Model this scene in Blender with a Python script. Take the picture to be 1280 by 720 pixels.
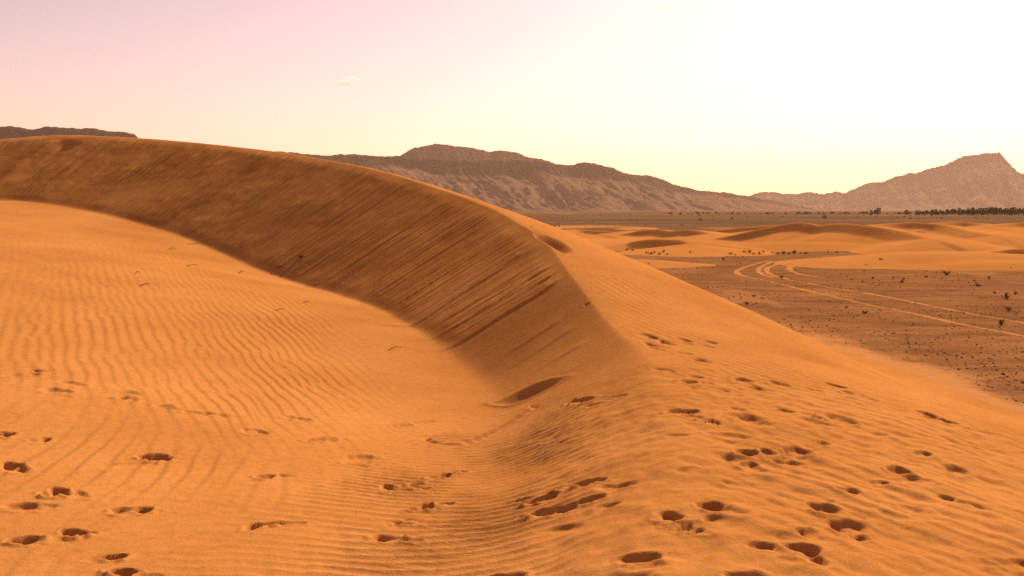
import bpy, math, random
import numpy as np

# ----------------------------------------------------------------- camera
EYE = 1.65
PITCH = math.atan(98.0 / 1080.0)
FOC = 1080.0                      # focal length in pixels of the 1280 px wide photograph
scene = bpy.context.scene
for o in list(bpy.data.objects):
    bpy.data.objects.remove(o)
col = scene.collection
cam_data = bpy.data.cameras.new('camera')
cam_data.sensor_width = 36.0
cam_data.lens = FOC / 1280.0 * 36.0
cam_data.clip_start = 0.1
cam_data.clip_end = 60000.0
cam = bpy.data.objects.new('camera', cam_data)
cam.location = (0, 0, EYE)
cam.rotation_euler = (math.pi / 2 - PITCH, 0, 0)
col.objects.link(cam)
scene.camera = cam

# ----------------------------------------------------------------- sky, sun, exposure
SUN_AZ = math.radians(33.0)       # to the right of the viewing direction (+y)
SUN_EL = math.radians(36.0)
world = bpy.data.worlds.new('World')
scene.world = world
world.use_nodes = True
wn, wl = world.node_tree.nodes, world.node_tree.links
wn.clear()
sky = wn.new('ShaderNodeTexSky')
sky.sky_type = 'NISHITA'
sky.sun_disc = False
sky.sun_elevation = SUN_EL
sky.sun_rotation = SUN_AZ
sky.altitude = 700
sky.air_density = 1.0
sky.dust_density = 1.8
sky.ozone_density = 1.0
tint = wn.new('ShaderNodeMix'); tint.data_type = 'RGBA'; tint.blend_type = 'MULTIPLY'
tint.inputs['Factor'].default_value = 1.0
tint.inputs['B'].default_value = (1.95, 1.08, 0.84, 1)      # dusty air, warm white balance
bg = wn.new('ShaderNodeBackground'); bg.inputs['Strength'].default_value = 0.086
wo = wn.new('ShaderNodeOutputWorld')
wl.new(sky.outputs['Color'], tint.inputs['A'])
wl.new(tint.outputs['Result'], bg.inputs['Color'])
wl.new(bg.outputs['Background'], wo.inputs['Surface'])

sun_data = bpy.data.lights.new('sun', 'SUN')
sun_data.energy = 5.0
sun_data.angle = math.radians(0.6)
sun_data.color = (1.0, 0.84, 0.60)
sun = bpy.data.objects.new('sun', sun_data)
sun.rotation_euler = (math.pi / 2 - SUN_EL, 0, math.pi - SUN_AZ)
sun.location = (20, 30, 40)
col.objects.link(sun)

scene.view_settings.view_transform = 'Standard'
scene.view_settings.look = 'None'
scene.view_settings.exposure = 0.55
scene.view_settings.gamma = 1.0
scene.view_settings.use_curve_mapping = False
scene.cycles.use_denoising = False
scene.cycles.max_bounces = 4
scene.cycles.volume_bounces = 1
scene.cycles.use_adaptive_sampling = False

# ----------------------------------------------------------------- helpers
def ray(u, v):
    a = (u - 640.0) / FOC; b = (360.0 - v) / FOC
    return np.array([a, math.cos(PITCH) + b * math.sin(PITCH), -math.sin(PITCH) + b * math.cos(PITCH)])

def at(u, v, Y):
    d = ray(u, v)
    k = Y / d[1]
    return np.array([d[0] * k, Y, EYE + d[2] * k])

def at_z(u, v, z):
    d = ray(u, v)
    k = (z - EYE) / d[2]
    return np.array([d[0] * k, d[1] * k, z])

_rng = np.random.RandomState(7)
_perm = _rng.permutation(512).astype(np.int32)
_ang = _rng.rand(512) * 2 * np.pi
_gx, _gy = np.cos(_ang).astype(np.float32), np.sin(_ang).astype(np.float32)

def noise(x, y, seed=0):
    """2-D gradient noise, about -0.7 .. 0.7"""
    x = np.asarray(x, np.float64); y = np.asarray(y, np.float64)
    xi = np.floor(x).astype(np.int64); yi = np.floor(y).astype(np.int64)
    xf = x - xi; yf = y - yi
    sx = xf * xf * xf * (xf * (xf * 6 - 15) + 10); sy = yf * yf * yf * (yf * (yf * 6 - 15) + 10)
    def g(ix, iy, fx, fy):
        h = _perm[(_perm[(ix + seed * 57) & 511] + iy) & 511]
        return _gx[h] * fx + _gy[h] * fy
    n00 = g(xi, yi, xf, yf); n10 = g(xi + 1, yi, xf - 1, yf)
    n01 = g(xi, yi + 1, xf, yf - 1); n11 = g(xi + 1, yi + 1, xf - 1, yf - 1)
    a = n00 + sx * (n10 - n00); b = n01 + sx * (n11 - n01)
    return a + sy * (b - a)

def fbm(x, y, octaves=4, seed=0, gain=0.5, lac=2.03):
    t = 0; amp = 1.0
    for i in range(octaves):
        t = t + amp * noise(x, y, seed + i * 3)
        x = x * lac; y = y * lac; amp *= gain
    return t

def sstep(a, b, x):
    t = np.clip((x - a) / (b - a), 0, 1)
    return t * t * (3 - 2 * t)

def smax(a, b, k):
    return 0.5 * (a + b + np.sqrt((a - b) ** 2 + k * k))

def pmax(a, b, k):
    h = np.maximum(k - np.abs(a - b), 0) / k
    return np.maximum(a, b) + h * h * k * .25

def grid_mesh(name, X, Y, Z, mat, attrs=None, kind='structure', label=None, smooth=True):
    """a height sheet: X, Y, Z are 2-D arrays (rows, columns)"""
    r, c = X.shape
    co = np.empty((r * c, 3), np.float32)
    co[:, 0] = X.ravel(); co[:, 1] = Y.ravel(); co[:, 2] = Z.ravel()
    idx = np.arange(r * c, dtype=np.int32).reshape(r, c)
    q = np.stack([idx[:-1, :-1], idx[:-1, 1:], idx[1:, 1:], idx[1:, :-1]], -1).reshape(-1, 4)
    me = bpy.data.meshes.new(name)
    me.vertices.add(len(co)); me.vertices.foreach_set('co', co.ravel())
    me.loops.add(q.size); me.loops.foreach_set('vertex_index', q.ravel())
    me.polygons.add(len(q))
    me.polygons.foreach_set('loop_start', np.arange(0, q.size, 4, dtype=np.int32))
    me.polygons.foreach_set('use_smooth', np.full(len(q), smooth))
    if attrs:
        for k, a in attrs.items():
            at_ = me.attributes.new(k, 'FLOAT', 'POINT')
            at_.data.foreach_set('value', np.asarray(a, np.float32).ravel())
    me.update(calc_edges=True)
    me.materials.append(mat)
    o = bpy.data.objects.new(name, me)
    col.objects.link(o)
    o['kind'] = kind
    if label: o['label'] = label
    return o

def poly_mesh(name, verts, faces, mats, face_mat=None, smooth=False):
    me = bpy.data.meshes.new(name)
    me.from_pydata([tuple(map(float, v)) for v in verts], [], [tuple(map(int, f)) for f in faces])
    for m in (mats if isinstance(mats, (list, tuple)) else [mats]):
        me.materials.append(m)
    if smooth:
        me.polygons.foreach_set('use_smooth', np.full(len(me.polygons), True))
    me.update()
    return me

def axis(segments):
    """non-uniform axis from (end, step) growing segments: list of (start, end, step0, step1)"""
    out = []
    for a, b, s0, s1 in segments:
        n = max(1, int(round(abs(b - a) / ((s1 - s0) / math.log(s1 / s0) if abs(s1 - s0) > 1e-9 else s0))))
        t = np.arange(n) / n
        if abs(s1 - s0) < 1e-9:
            p = a + (b - a) * t
        else:
            g = s1 / s0
            p = a + (b - a) * (g ** t - 1) / (g - 1)
        out.append(p)
    out.append(np.array([segments[-1][1]]))
    return np.concatenate(out)

# ----------------------------------------------------------------- materials
def new_mat(name):
    m = bpy.data.materials.new(name); m.use_nodes = True
    nt = m.node_tree
    bs = nt.nodes['Principled BSDF']
    bs.inputs['Roughness'].default_value = 1.0
    bs.inputs['Specular IOR Level'].default_value = 0.0
    return m, nt, bs

def ramp(nt, fac, stops):
    r = nt.nodes.new('ShaderNodeValToRGB')
    while len(r.color_ramp.elements) > 1:
        r.color_ramp.elements.remove(r.color_ramp.elements[-1])
    r.color_ramp.elements[0].position = stops[0][0]
    r.color_ramp.elements[0].color = (*stops[0][1], 1)
    for p, c in stops[1:]:
        e = r.color_ramp.elements.new(p); e.color = (*c, 1)
    nt.links.new(fac, r.inputs['Fac'])
    return r.outputs['Color']

def tex_noise(nt, scale, detail=4, rough=0.55, mapping=None):
    n = nt.nodes.new('ShaderNodeTexNoise')
    n.inputs['Scale'].default_value = scale
    n.inputs['Detail'].default_value = detail
    n.inputs['Roughness'].default_value = rough
    tc = nt.nodes.new('ShaderNodeTexCoord')
    src = tc.outputs['Object']
    if mapping:
        mp = nt.nodes.new('ShaderNodeMapping')
        mp.inputs['Scale'].default_value = mapping
        nt.links.new(src, mp.inputs['Vector']); src = mp.outputs['Vector']
    nt.links.new(src, n.inputs['Vector'])
    return n.outputs['Fac']

def mixc(nt, fac, a, b, mode='MIX'):
    m = nt.nodes.new('ShaderNodeMix'); m.data_type = 'RGBA'; m.blend_type = mode
    for s, v in (('Factor', fac), ('A', a), ('B', b)):
        if isinstance(v, (int, float)): m.inputs[s].default_value = v
        elif isinstance(v, tuple): m.inputs[s].default_value = (*v, 1)
        else: nt.links.new(v, m.inputs[s])
    return m.outputs['Result']

def bump(nt, bs, height, strength, dist, prev=None):
    b = nt.nodes.new('ShaderNodeBump')
    b.inputs['Strength'].default_value = strength
    b.inputs['Distance'].default_value = dist
    nt.links.new(height, b.inputs['Height'])
    if prev is not None: nt.links.new(prev, b.inputs['Normal'])
    nt.links.new(b.outputs['Normal'], bs.inputs['Normal'])
    return b.outputs['Normal']

SAND_A, SAND_B, SAND_C = (0.385, 0.150, 0.039), (0.435, 0.178, 0.048), (0.485, 0.206, 0.060)

def sand_colour(nt):
    c = ramp(nt, tex_noise(nt, 0.35, 4, 0.6), [(0.3, SAND_A), (0.5, SAND_B), (0.72, SAND_C)])
    mott = ramp(nt, tex_noise(nt, 11, 5, 0.7), [(0.30, (0.80, 0.78, 0.74)), (0.5, (1, 1, 1)), (0.72, (1.08, 1.09, 1.12))])
    c = mixc(nt, 0.8, c, mott, 'MULTIPLY')
    grain = ramp(nt, tex_noise(nt, 85, 4, 0.9), [(0.32, (0.50, 0.48, 0.44)), (0.47, (0.97, 0.97, 0.97)), (0.55, (1, 1, 1)), (0.70, (1.30, 1.32, 1.38))])
    return mixc(nt, 0.75, c, grain, 'MULTIPLY')

def attr(nt, name):
    n = nt.nodes.new('ShaderNodeAttribute'); n.attribute_name = name
    return n.outputs['Fac']

def make_sand():
    m, nt, bs = new_mat('dune_sand')
    c = sand_colour(nt)
    nt.links.new(c, bs.inputs['Base Color'])
    n1 = bump(nt, bs, tex_noise(nt, 26, 5, 0.7), 0.45, 0.016)
    n1 = bump(nt, bs, tex_noise(nt, 160, 2, 0.6), 0.6, 0.005, n1)
    # fine avalanche streaks: relief that follows the fall line of the lee face
    cb = nt.nodes.new('ShaderNodeCombineXYZ')
    sc_ = nt.nodes.new('ShaderNodeMath'); sc_.operation = 'MULTIPLY'; sc_.inputs[1].default_value = .055
    nt.links.new(attr(nt, 'fall'), sc_.inputs[0])
    nt.links.new(attr(nt, 'arc'), cb.inputs['X']); nt.links.new(sc_.outputs[0], cb.inputs['Y'])
    n = nt.nodes.new('ShaderNodeTexNoise'); n.inputs['Scale'].default_value = 4.6; n.inputs['Detail'].default_value = 5; n.inputs['Roughness'].default_value = .70
    n.inputs['Distortion'].default_value = .25
    nt.links.new(cb.outputs[0], n.inputs['Vector'])
    ml = nt.nodes.new('ShaderNodeMath'); ml.operation = 'MULTIPLY'
    nt.links.new(n.outputs['Fac'], ml.inputs[0]); nt.links.new(attr(nt, 'face'), ml.inputs[1])
    bump(nt, bs, ml.outputs[0], 1.0, 0.17, n1)
    # streak shading painted into the base colour, since the relief alone shows weakly
    streak_shade = ramp(nt, n.outputs['Fac'], [(0.36, (0.68, 0.66, 0.63)), (0.48, (0.97, 0.97, 0.97)), (0.60, (1.08, 1.08, 1.07))])
    nt.links.new(mixc(nt, attr(nt, 'face'), c, mixc(nt, 1.0, c, streak_shade, 'MULTIPLY')), bs.inputs['Base Color'])
    return m
M_SAND = make_sand()

def make_far_sand():
    m, nt, bs = new_mat('far_dune_sand')
    c = ramp(nt, tex_noise(nt, 0.12, 5, 0.6), [(0.3, SAND_A), (0.55, SAND_B), (0.75, SAND_C)])
    nt.links.new(c, bs.inputs['Base Color'])
    bump(nt, bs, tex_noise(nt, 3.0, 4, 0.6), 0.3, 0.08)
    return m
M_FARSAND = make_far_sand()

def make_plain():
    m, nt, bs = new_mat('gravel_plain')
    g1 = ramp(nt, tex_noise(nt, 0.5, 6, 0.65, (0.5, 1.6, 1)), [(0.3, (0.140, 0.062, 0.025)), (0.5, (0.210, 0.092, 0.036)), (0.7, (0.29, 0.125, 0.048))])
    speck = ramp(nt, tex_noise(nt, 9.0, 3, 0.7), [(0.30, (0.45, 0.42, 0.40)), (0.46, (1, 1, 1)), (0.7, (1.12, 1.08, 1.0))])
    g1 = mixc(nt, 0.8, g1, speck, 'MULTIPLY')
    far = ramp(nt, tex_noise(nt, 0.012, 6, 0.7, (0.4, 1.5, 1)), [(0.32, (0.085, 0.050, 0.029)), (0.5, (0.135, 0.072, 0.038)), (0.68, (0.21, 0.105, 0.050))])
    at_ = nt.nodes.new('ShaderNodeAttribute'); at_.attribute_name = 'far'
    g = mixc(nt, at_.outputs['Fac'], g1, far)
    sd = nt.nodes.new('ShaderNodeAttribute'); sd.attribute_name = 'sand'
    # break the edge of the sand cover up with fine noise
    ma = nt.nodes.new('ShaderNodeMath'); ma.operation = 'MULTIPLY_ADD'
    nt.links.new(tex_noise(nt, 5.0, 5, 0.7), ma.inputs[0]); ma.inputs[1].default_value = 1.1; ma.inputs[2].default_value = -0.55
    ad = nt.nodes.new('ShaderNodeMath'); ad.operation = 'ADD'
    nt.links.new(ma.outputs[0], ad.inputs[0]); nt.links.new(sd.outputs['Fac'], ad.inputs[1])
    mr = nt.nodes.new('ShaderNodeMapRange'); mr.interpolation_type = 'SMOOTHSTEP'
    mr.inputs['From Min'].default_value = 0.12; mr.inputs['From Max'].default_value = 0.98
    nt.links.new(ad.outputs[0], mr.inputs['Value'])
    c = mixc(nt, mr.outputs['Result'], g, (0.43, 0.19, 0.065))
    nt.links.new(c, bs.inputs['Base Color'])
    n1 = bump(nt, bs, tex_noise(nt, 7.0, 5, 0.7), 0.5, 0.06)
    return m
M_PLAIN = make_plain()

# ----------------------------------------------------------------- the great dune: height function
PLAIN_Z = EYE - 3.8
# crest points: u, v, Y, slip tangent, brink rounding, flank slope a, flank curvature b
CREST_PX = [(0, 174, 40.0, .60, .10), (50, 170, 39.8, .60, .10), (100, 169, 39.3, .60, .10), (180, 173, 38.3, .60, .10), (260, 180, 37.0, .60, .10),
            (340, 189, 35.3, .60, .10), (420, 202, 33.0, .60, .08), (480, 215, 31.0, .60, .08), (530, 230, 29.0, .60, .06),
            (580, 247, 26.4, .60, .05), (620, 263, 24.0, .60, .04), (650, 280, 21.9, .60, .04), (668, 291, 20.5, .60, .04),
            (690, 310, 18.9, .59, .05), (712, 340, 17.0, .57, .05), (735, 370, 15.6, .56, .05), (757, 398, 14.4, .55, .06), (780, 420, 13.2, .54, .09), (805, 440, 12.0, .52, .16)]
pts = [np.array([-52, 30, 1.2]), np.array([-46, 35, 2.2]), np.array([-38, 38.5, 3.6]), np.array([-30, 40, 4.5])]
par = [(.6, .1)] * 4
for u, v, Y, st, r in CREST_PX:
    pts.append(at(u, v, Y)); par.append((st, r))
for p in [(1.72, 9.6, -.36), (1.55, 7.6, -.36), (1.25, 5.6, -.33), (.95, 3.6, -.25), (.55, 1.5, -.10), (.30, -1, 0), (.1, -5, .05), (-.2, -12, -.1)]:
    pts.append(np.array(p)); par.append((.48, .26 + .08 * max(0, 9.6 - p[1])))
P = np.array(pts); Q = np.array(par)
def catmull(P, n=14):
    out = []
    E = np.vstack([2 * P[0] - P[1], P, 2 * P[-1] - P[-2]])
    for i in range(1, len(E) - 2):
        t = (np.arange(n) / n)[:, None]
        p0, p1, p2, p3 = E[i - 1], E[i], E[i + 1], E[i + 2]
        out.append(0.5 * (2 * p1 + (p2 - p0) * t + (2 * p0 - 5 * p1 + 4 * p2 - p3) * t ** 2 + (3 * p1 - p0 - 3 * p2 + p3) * t ** 3))
    out.append(P[-1:])
    return np.vstack(out)
RID = catmull(np.hstack([P, Q]))
RXY = RID[:, :2]
SEG = RXY[1:] - RXY[:-1]
SEGL = np.hypot(SEG[:, 0], SEG[:, 1])
ARC = np.concatenate([[0], np.cumsum(SEGL)])

def ridge_query(x, y):
    """signed distance (+ outer flank), arc length and crest data of the nearest crest point"""
    x = x.ravel(); y = y.ravel()
    n = len(x)
    D = np.empty(n); S = np.empty(n); C = np.empty((n, 3))
    px, py = RXY[:, 0], RXY[:, 1]
    for i in range(0, n, 20000):
        xx = x[i:i + 20000]; yy = y[i:i + 20000]
        d2 = (xx[:, None].astype(np.float32) - px[None].astype(np.float32)) ** 2 + (yy[:, None].astype(np.float32) - py[None].astype(np.float32)) ** 2
        k = np.argmin(d2, 1)
        best = None
        for off in (-1, 0):
            j = np.clip(k + off, 0, len(SEG) - 1)
            t = ((xx - px[j]) * SEG[j, 0] + (yy - py[j]) * SEG[j, 1]) / (SEGL[j] ** 2)
            t = np.clip(t, 0, 1)
            cx = px[j] + t * SEG[j, 0]; cy = py[j] + t * SEG[j, 1]
            dd = np.hypot(xx - cx, yy - cy)
            sg = np.sign(SEG[j, 0] * (yy - py[j]) - SEG[j, 1] * (xx - px[j]))
            s = ARC[j] + t * SEGL[j]
            c = RID[j, 2:] * (1 - t)[:, None] + RID[j + 1, 2:] * t[:, None]
            if best is None: best = [dd, sg, s, c]
            else:
                w = dd < best[0]
                best[0] = np.where(w, dd, best[0]); best[1] = np.where(w, sg, best[1]); best[2] = np.where(w, s, best[2])
                best[3] = np.where(w[:, None], c, best[3])
        D[i:i + 20000] = best[0] * np.where(best[1] == 0, 1, best[1]); S[i:i + 20000] = best[2]; C[i:i + 20000] = best[3]
    return D, S, C

# hollow floor inside the curve of the dune: thin plate through survey points
FLOOR = [at(0, 250, 34.5), at(-40, 254, 35.0), at(150, 275, 31.7), at(260, 309, 29.2), at(365, 350, 26.6), at(470, 386, 21.2), at(560, 436, 16.4),
         at(602, 478, 14.3), at(600, 520, 12.2), at(590, 545, 11.1), at(0, 310, 21.5), at(0, 380, 15.0), at(0, 450, 11.1), at(200, 400, 15.6), at(330, 430, 15.5),
         at(330, 500, 11.2), at(150, 493, 9.9), at(50, 560, 7.7), at(150, 650, 6.0), at(450, 650, 6.6), at(450, 580, 8.6), at(200, 330, 23.0),
         np.array([-.5, 3, -.45]), np.array([-2.5, 2.5, -.45]), np.array([-1.5, -1, -.25]), np.array([-10, 2, .0]), np.array([-20, 8, .6]), np.array([-30, 20, 1.4]),
         np.array([-45, 25, 2.0]), np.array([-12, -12, .2]), np.array([-45, -12, 1.0])]
FP = np.array(FLOOR)
def tps_fit(p):
    n = len(p)
    r2 = (p[:, None, 0] - p[None, :, 0]) ** 2 + (p[:, None, 1] - p[None, :, 1]) ** 2
    K = 0.5 * r2 * np.log(r2 + 1e-9)
    A = np.zeros((n + 3, n + 3)); A[:n, :n] = K + 2.0 * np.eye(n)
    A[:n, n] = 1; A[:n, n + 1:] = p[:, :2]; A[n:, :n] = A[:n, n:].T
    return np.linalg.solve(A, np.concatenate([p[:, 2], np.zeros(3)]))
TW = tps_fit(FP)
def floor_z(x, y):
    z = TW[-3] + TW[-2] * x + TW[-1] * y
    for i, p in enumerate(FP):
        r2 = (x - p[0]) ** 2 + (y - p[1]) ** 2
        z = z + TW[i] * 0.5 * r2 * np.log(r2 + 1e-9)
    return z

S_NEAR = ARC[np.argmin(np.hypot(RXY[:, 0] - 1.83, RXY[:, 1] - 12.0))]      # arc length where the sharp brink has died away
_sY = [ARC[np.argmin(np.hypot(RXY[:, 0] - q[0], RXY[:, 1] - q[1]))] for q in ((-8, 34), (-1.5, 26), (.5, 20.5), (1.3, 16), (1.83, 12), (1.6, 8.5))]
def flank_ab(S):
    return np.interp(S, _sY, [.29, .29, .245, .15, .068, .04]), np.interp(S, _sY, [.027, .027, .027, .027, .025, .023])
def dune_base(x, y, full=False):
    shp = np.shape(x)
    D, S, C = ridge_query(np.atleast_1d(x), np.atleast_1d(y))
    xx, yy = np.ravel(x), np.ravel(y)
    zc, st, r = C[:, 0], C[:, 1], C[:, 2]
    near = sstep(S_NEAR - 9, S_NEAR + 2, S)
    t = np.maximum(-D, 0)
    slip = zc - st * (np.sqrt(t * t + r * r) - r)
    inner = smax(slip, floor_z(xx, yy), 0.05 + 0.17 * near)
    d = np.maximum(D, 0)
    a, b = flank_ab(S)
    rr = 0.3 + r
    dl = 9.0
    outer = zc - a * (np.sqrt(d * d + rr * rr) - rr) - b * np.minimum(d, dl) ** 2 - 2 * b * dl * np.maximum(d - dl, 0)
    outer = smax(outer, PLAIN_Z - 0.07, 0.45)
    # keep the two sides continuous at the crest (the soft maxima lift them by different amounts)
    kk = 0.05 + 0.17 * near
    jump = smax(zc, floor_z(xx, yy), kk) - smax(zc, PLAIN_Z - 0.07, 0.45)
    z = np.where(D < 0, inner, outer + jump * np.exp(-d / 1.2))
    if full: return z.reshape(shp), D.reshape(shp), S.reshape(shp), near.reshape(shp), zc.reshape(shp)
    return z.reshape(shp)

def on_dune(u, v):
    """where the sight line through a point of the photograph meets the dune"""
    d = ray(u, v)
    Ys = np.concatenate([np.arange(3.0, 16, .04), np.arange(16, 45, .1)])
    k = Ys / d[1]
    X = d[0] * k; Zr = EYE + d[2] * k
    Zg = dune_base(X, Ys)
    w = np.where(Zr < Zg)[0]
    i = w[0] if len(w) else len(Ys) - 1
    if i > 0:
        g0 = Zr[i - 1] - Zg[i - 1]; g1 = Zr[i] - Zg[i]
        f = g0 / (g0 - g1 + 1e-12); Yh = Ys[i - 1] + f * (Ys[i] - Ys[i - 1])
    else: Yh = Ys[0]
    return np.array([d[0] / d[1] * Yh, Yh])

xs = axis([(-52, -6, .35, .030), (-6, -3.6, .030, .014), (-3.6, 4.6, .014, .014), (4.6, 7, .014, .04), (7, 40, .04, .6)])
ys = axis([(-12, 3.2, .4, .05), (3.2, 4.2, .05, .014), (4.2, 6.5, .014, .016), (6.5, 12, .016, .035), (12, 34, .035, .07), (34, 44, .07, .12), (44, 75, .12, 1.0)])
GX, GY = np.meshgrid(xs, ys)
GZ, GD, GS, GN, GC = dune_base(GX, GY, True)

# -- wind ripples and avalanche streaks
w1 = noise(GX * .35, GY * .28, 11) * 1.1 + noise(GX * .9, GY * .5, 12) * .32 + noise(GX * 2.4, GY * 1.3, 15) * .07
inner_m = sstep(0.05, .5, -GD)
z_floor = floor_z(GX, GY)
on_floor = sstep(.30, .02, GZ - z_floor) * inner_m
lee = inner_m * (1 - on_floor)
# hollow floor
w2 = noise(GX * 1.3, GY * .6, 16) * .09 + noise(GX * 3.6, GY * 1.5, 17) * .030
phf = (GX * .88 + GY * .47 + w1 * .11 + w2) / .168           # fan of ripples over the middle of the floor
phn = (GX * .97 + GY * .22 + w1 * .35 + w2) / .235           # broader ones towards the observer
def ripple(p): return np.sin(2 * np.pi * p + .8 * np.sin(2 * np.pi * p))
fn = sstep(8.0, 11.5, GY + .35 * GX + 1.5)
fk = sstep(-.12, .12, noise(GX * .9, GY * .45, 18))
rip = (ripple(phf) * fk + ripple(phf * .86 + .3) * (1 - fk)) * fn + .58 * ripple(phn) * (1 - fn) * np.clip(.6 + 1.6 * noise(GX * 1.1, GY * .6, 22), 0, 1.2)
amp = np.clip(.85 + .9 * noise(GX * .5, GY * .33, 21), .2, 1.2)
left = sstep(-.2, -3.0, GX + .22 * (GY - 9))
amp = amp * left * on_floor * sstep(31, 22, GY)
# a smooth apron lies along the foot of the lee face
apron = sstep(.5, 3.0, -GD - (GC - z_floor) / .58)
H = .0085 * amp * np.where(GY > 8.5, apron, 1) * rip
# small transverse wavelets near the observer, at the foot of the rounded flank
ph2 = (GY * 1.0 + .25 * GX + w1 * .35) / .125
wv = np.sin(2 * np.pi * ph2 + .6 * np.sin(2 * np.pi * ph2))
wgt = sstep(-2.9, -1.6, GX) * sstep(11, 7.5, GY) * on_floor * np.clip(.5 + noise(GX * .8, GY * .8, 33), .1, 1)
H = H * (1 - .7 * wgt) + .0022 * wgt * wv
# wavelets running up the rounded inner flank, along the fall line
ss = GS + .22 * noise(GX * .9, GY * .7, 41) + .05 * noise(GX * 3, GY * 2, 42)
ph3 = (GS + .16 * noise(GX * .8, GY * .6, 41) + .035 * noise(GX * 2.6, GY * 2, 42) - .18 * np.maximum(-GD, 0)) / .15
wf = 1 - 2 * np.abs(np.sin(np.pi * ph3)) ** .8
wg3 = sstep(S_NEAR - 1.0, S_NEAR + 2.5, GS) * sstep(.5, 1.3, -GD) * sstep(3.8, 2.2, -GD) * np.clip(.7 + 1.0 * noise(GX * .9, GY * .7, 43), .15, 1.1)
H = H + .0150 * wg3 * wf
# streaks of sliding sand on the lee face
tl = np.maximum(-GD, 0)
warp = .05 * noise(GS * .5, tl * .9, 51)
st = (.55 * noise((GS + warp) / .34, tl * .16, 52) + .75 * noise((GS + warp) / .13, tl * .22, 53) )
face = lee * (.06 + .94 * sstep(S_NEAR - 4.3, S_NEAR - 5.6, GS - .12 * tl)) * sstep(S_NEAR + 1.5, S_NEAR - 2.5, GS)
H = H + .032 * face * st * sstep(0, .6, tl)
H = H + face * .02 * fbm(GX * .5, GY * .5, 3, 57)
# ledges: long slabs breaking off below the brink
for s0, t0, t1, hh, ww in [(S_NEAR - 5.75, .04, 3.4, .022, .09), (S_NEAR - 5.30, .04, 2.6, .018, .07), (S_NEAR - 6.5, .3, 3.4, .014, .10), (S_NEAR - 4.80, .02, 3.2, .034, .10), (S_NEAR - 5.02, .3, 2.4, .014, .06), (S_NEAR - 6.1, .2, 3.0, .012, .07), (S_NEAR - 7.6, .4, 4.2, .03, .2), (S_NEAR - 3.2, .5, 2.2, .016, .1), (S_NEAR - 2.6, .4, 2.0, .016, .09), (S_NEAR - 1.7, .4, 1.7, .015, .08)]:
    q = (GS - s0 - .12 * (tl - 1.0) - .09 * noise(GX * 1.3, GY * 1.3, 61)) / ww
    H = H + hh * inner_m * sstep(t0, t0 + .25, tl) * sstep(t1, t1 - 1.2, tl) * np.where(q > 0, np.exp(-(q * 2.4) ** 2), np.exp(-(q * .5) ** 2))
# ripples on the windward flank
out_m = sstep(-.1, .8, GD)
ph4 = (GX * .80 + GY * .60 + .28 * noise(GX * .5, GY * .5, 71) + .06 * noise(GX * 1.7, GY * 1.7, 72)) / .21
w4 = np.sin(2 * np.pi * ph4 + .6 * np.sin(2 * np.pi * ph4))
H = H + .0060 * out_m * w4 * np.clip(.6 + noise(GX * .5, GY * .4, 73), .1, 1.2) * sstep(24, 12, GY)
# soft unevenness of trampled crest
H = H + (1 - on_floor) * sstep(13, 8, GY) * sstep(-2.6, -.8, GD) * (.040 * fbm(GX * 1.4, GY * 1.4, 3, 81) + .016 * fbm(GX * 4.5, GY * 4.5, 2, 82))
H = H + .012 * fbm(GX * .6, GY * .6, 3, 83)
GZ = GZ + H

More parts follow.
